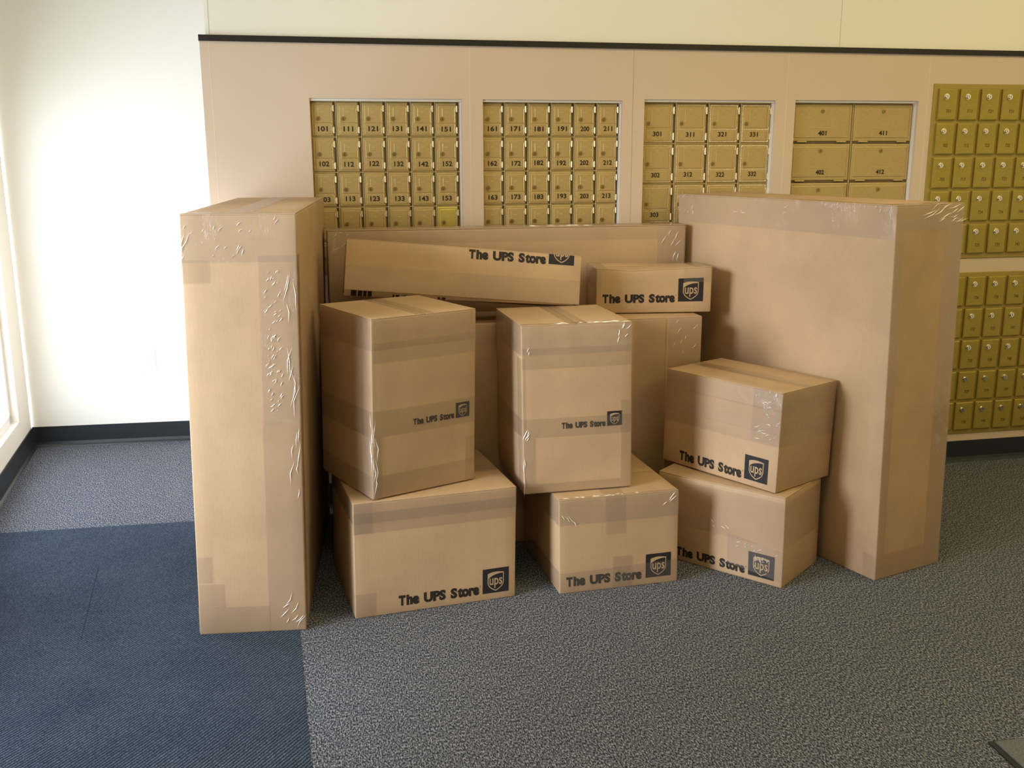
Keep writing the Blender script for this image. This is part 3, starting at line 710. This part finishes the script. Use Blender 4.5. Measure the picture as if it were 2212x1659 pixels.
# upper right
c = Carton('turned lettered box leaning on the slab box, upper of the right pair', 1.1868, -0.5974, 0.2975, -1.0965, 0.4652, 0.280, 0.3185, -0.0017, 0.0246, 0.004)
w, d, h = c.w, c.d, c.h
c.print_logo(0.3445, 0.020, 0.0885, 0.0805, 0.075, 0.334, 0.020, 0.0285)
for z0, z1, mm in ((0.258, h, FILM), (0.222, 0.262, TAPE), (0.184, 0.222, FILM), (0.146, 0.186, TAPE)): c.tape(('F', 0, w, z0, z1), ('R', 0, d, z0, z1), m=mm)
c.tape(('F', 0.36, w, 0.15, h), m=FILM, label='glinting wrinkled tape on the corner', cr=(('F', 0.37, 0.46, 0.293, 0.313, 14, .010, .016, 80, 95), ('F', 0.38, 0.46, 0.16, 0.29, 22, .008, .03, -20, 60)))
c.tape(('T', 0, w, d/2-0.028, d/2+0.028), m=TAPE)
mb = MB(); mb.add([c.pt('T', u, v, 0.0008) for u, v in ((0.02, d/2-0.0022), (w, d/2-0.0022), (w, d/2+0.0022), (0.02, d/2+0.0022))], [(0, 1, 2, 3)]); link('flap_seam', mb.me('flap_seam', CARD_EDGE), c.root)
# small box on the wide one
c = Carton('small crumpled lettered box lying on the wide middle box', 1.0019, -0.3927, 0.7745, -0.1195, 0.4069, 0.190, 0.1560, 0, 0, 0.002, r=0.004,
           dents=((0.13, 0, 0.156, 0.07, 0, 0.002, -0.007), (0.24, 0, 0.156, 0.06, 0, 0.001, -0.003), (0.40, 0, 0.156, 0.04, 0, 0, 0.004), (0.3, 0.2, 0.156, 0.1, 0, 0, -0.005)))
w, d, h = c.w, c.d, c.h
c.print_logo(0.288, 0.0385, 0.0895, 0.0815, 0.022, 0.277, 0.0385, 0.027)
c.tape(('F', 0, 0.02, 0.09, h), ('L', 0, d, 0.09, h), ('T', 0, 0.04, 0, d)); c.tape(('F', w-0.10, w, 0.105, h), ('T', w-0.06, w, 0, d), ('R', 0, d, 0.105, h))
# long slanting box
c = Carton('long slanting box lying across the stacks, lettering cut off at its top edge', 0.1372, -0.50, 0.9006, -0.0183, 0.7693, 0.20, 0.1611, 0.1968, 0.0952, 0.002, rigid=True, r=0.002)
w, d, h = c.w, c.d, c.h
c.print_logo(0.658, 0.1275, 0.086, 0.081, 0.393, 0.649, 0.128, 0.0265, vmax=h-0.0006)
c.tape(('F', 0, w, 0.0, 0.078), ('R', 0, d, 0, 0.078), ('L', 0, d, 0, 0.078))
mb = MB(); a = [(0.0, -0.0008, 0.0), (w*0.97, -0.0008, 0.0), (w*0.97, 0.004, -0.003), (0.0, 0.012, -0.019)]
mb.add(a + [(x, y+0.003, z+0.001) for x, y, z in a], [(0, 1, 2, 3), (7, 6, 5, 4), (0, 4, 5, 1), (1, 5, 6, 2), (2, 6, 7, 3), (3, 7, 4, 0)])
lf = link('bottom_flap', recalc(mb.me('bottom_flap', CARD)), c.root)
# cut-off upside-down print on the flap
mb = MB()
def onflap(u, t):       # t 0 at the fold, 1 at the free edge
    k = u/(w*0.97); y1, z1 = 0.012+(0.004-0.012)*k, -0.019+(0.016)*k
    return (u, -0.0008+(y1+0.0008)*t-0.0006, z1*t-0.0002)
def bar(u0, u1, t0, t1): mb.add([onflap(u0, t0), onflap(u1, t0), onflap(u1, t1), onflap(u0, t1)], [(0, 1, 2, 3)])
bar(0.022, 0.040, 0.05, 0.98); bar(0.044, 0.058, 0.05, 0.98); bar(0.061, 0.072, 0.05, 0.98); bar(0.075, 0.088, 0.05, 0.98)
for u0, u1 in ((0.155, 0.160), (0.165, 0.176), (0.188, 0.200), (0.206, 0.2125), (0.2165, 0.222), (0.229, 0.2345), (0.239, 0.2445), (0.300, 0.307), (0.313, 0.325)): bar(u0, u1, 0.45, 0.98)
link('cut_off_print', recalc(mb.me('cut_off_print', INK)), lf)

# ---------------------------------------------------------------- trays for the ceiling lights and the added fill lamp (above the picture)
for i, (x, y, _) in enumerate(CEIL_AND_FILL_LAMPS):
    f = MB(); f.box(x-0.6, x+0.6, y-0.3, y+0.3, CEIL_Z-0.03, CEIL_Z); o = struct('trim_%d' % (3+i), f.me('light_tray', PLASTIC))
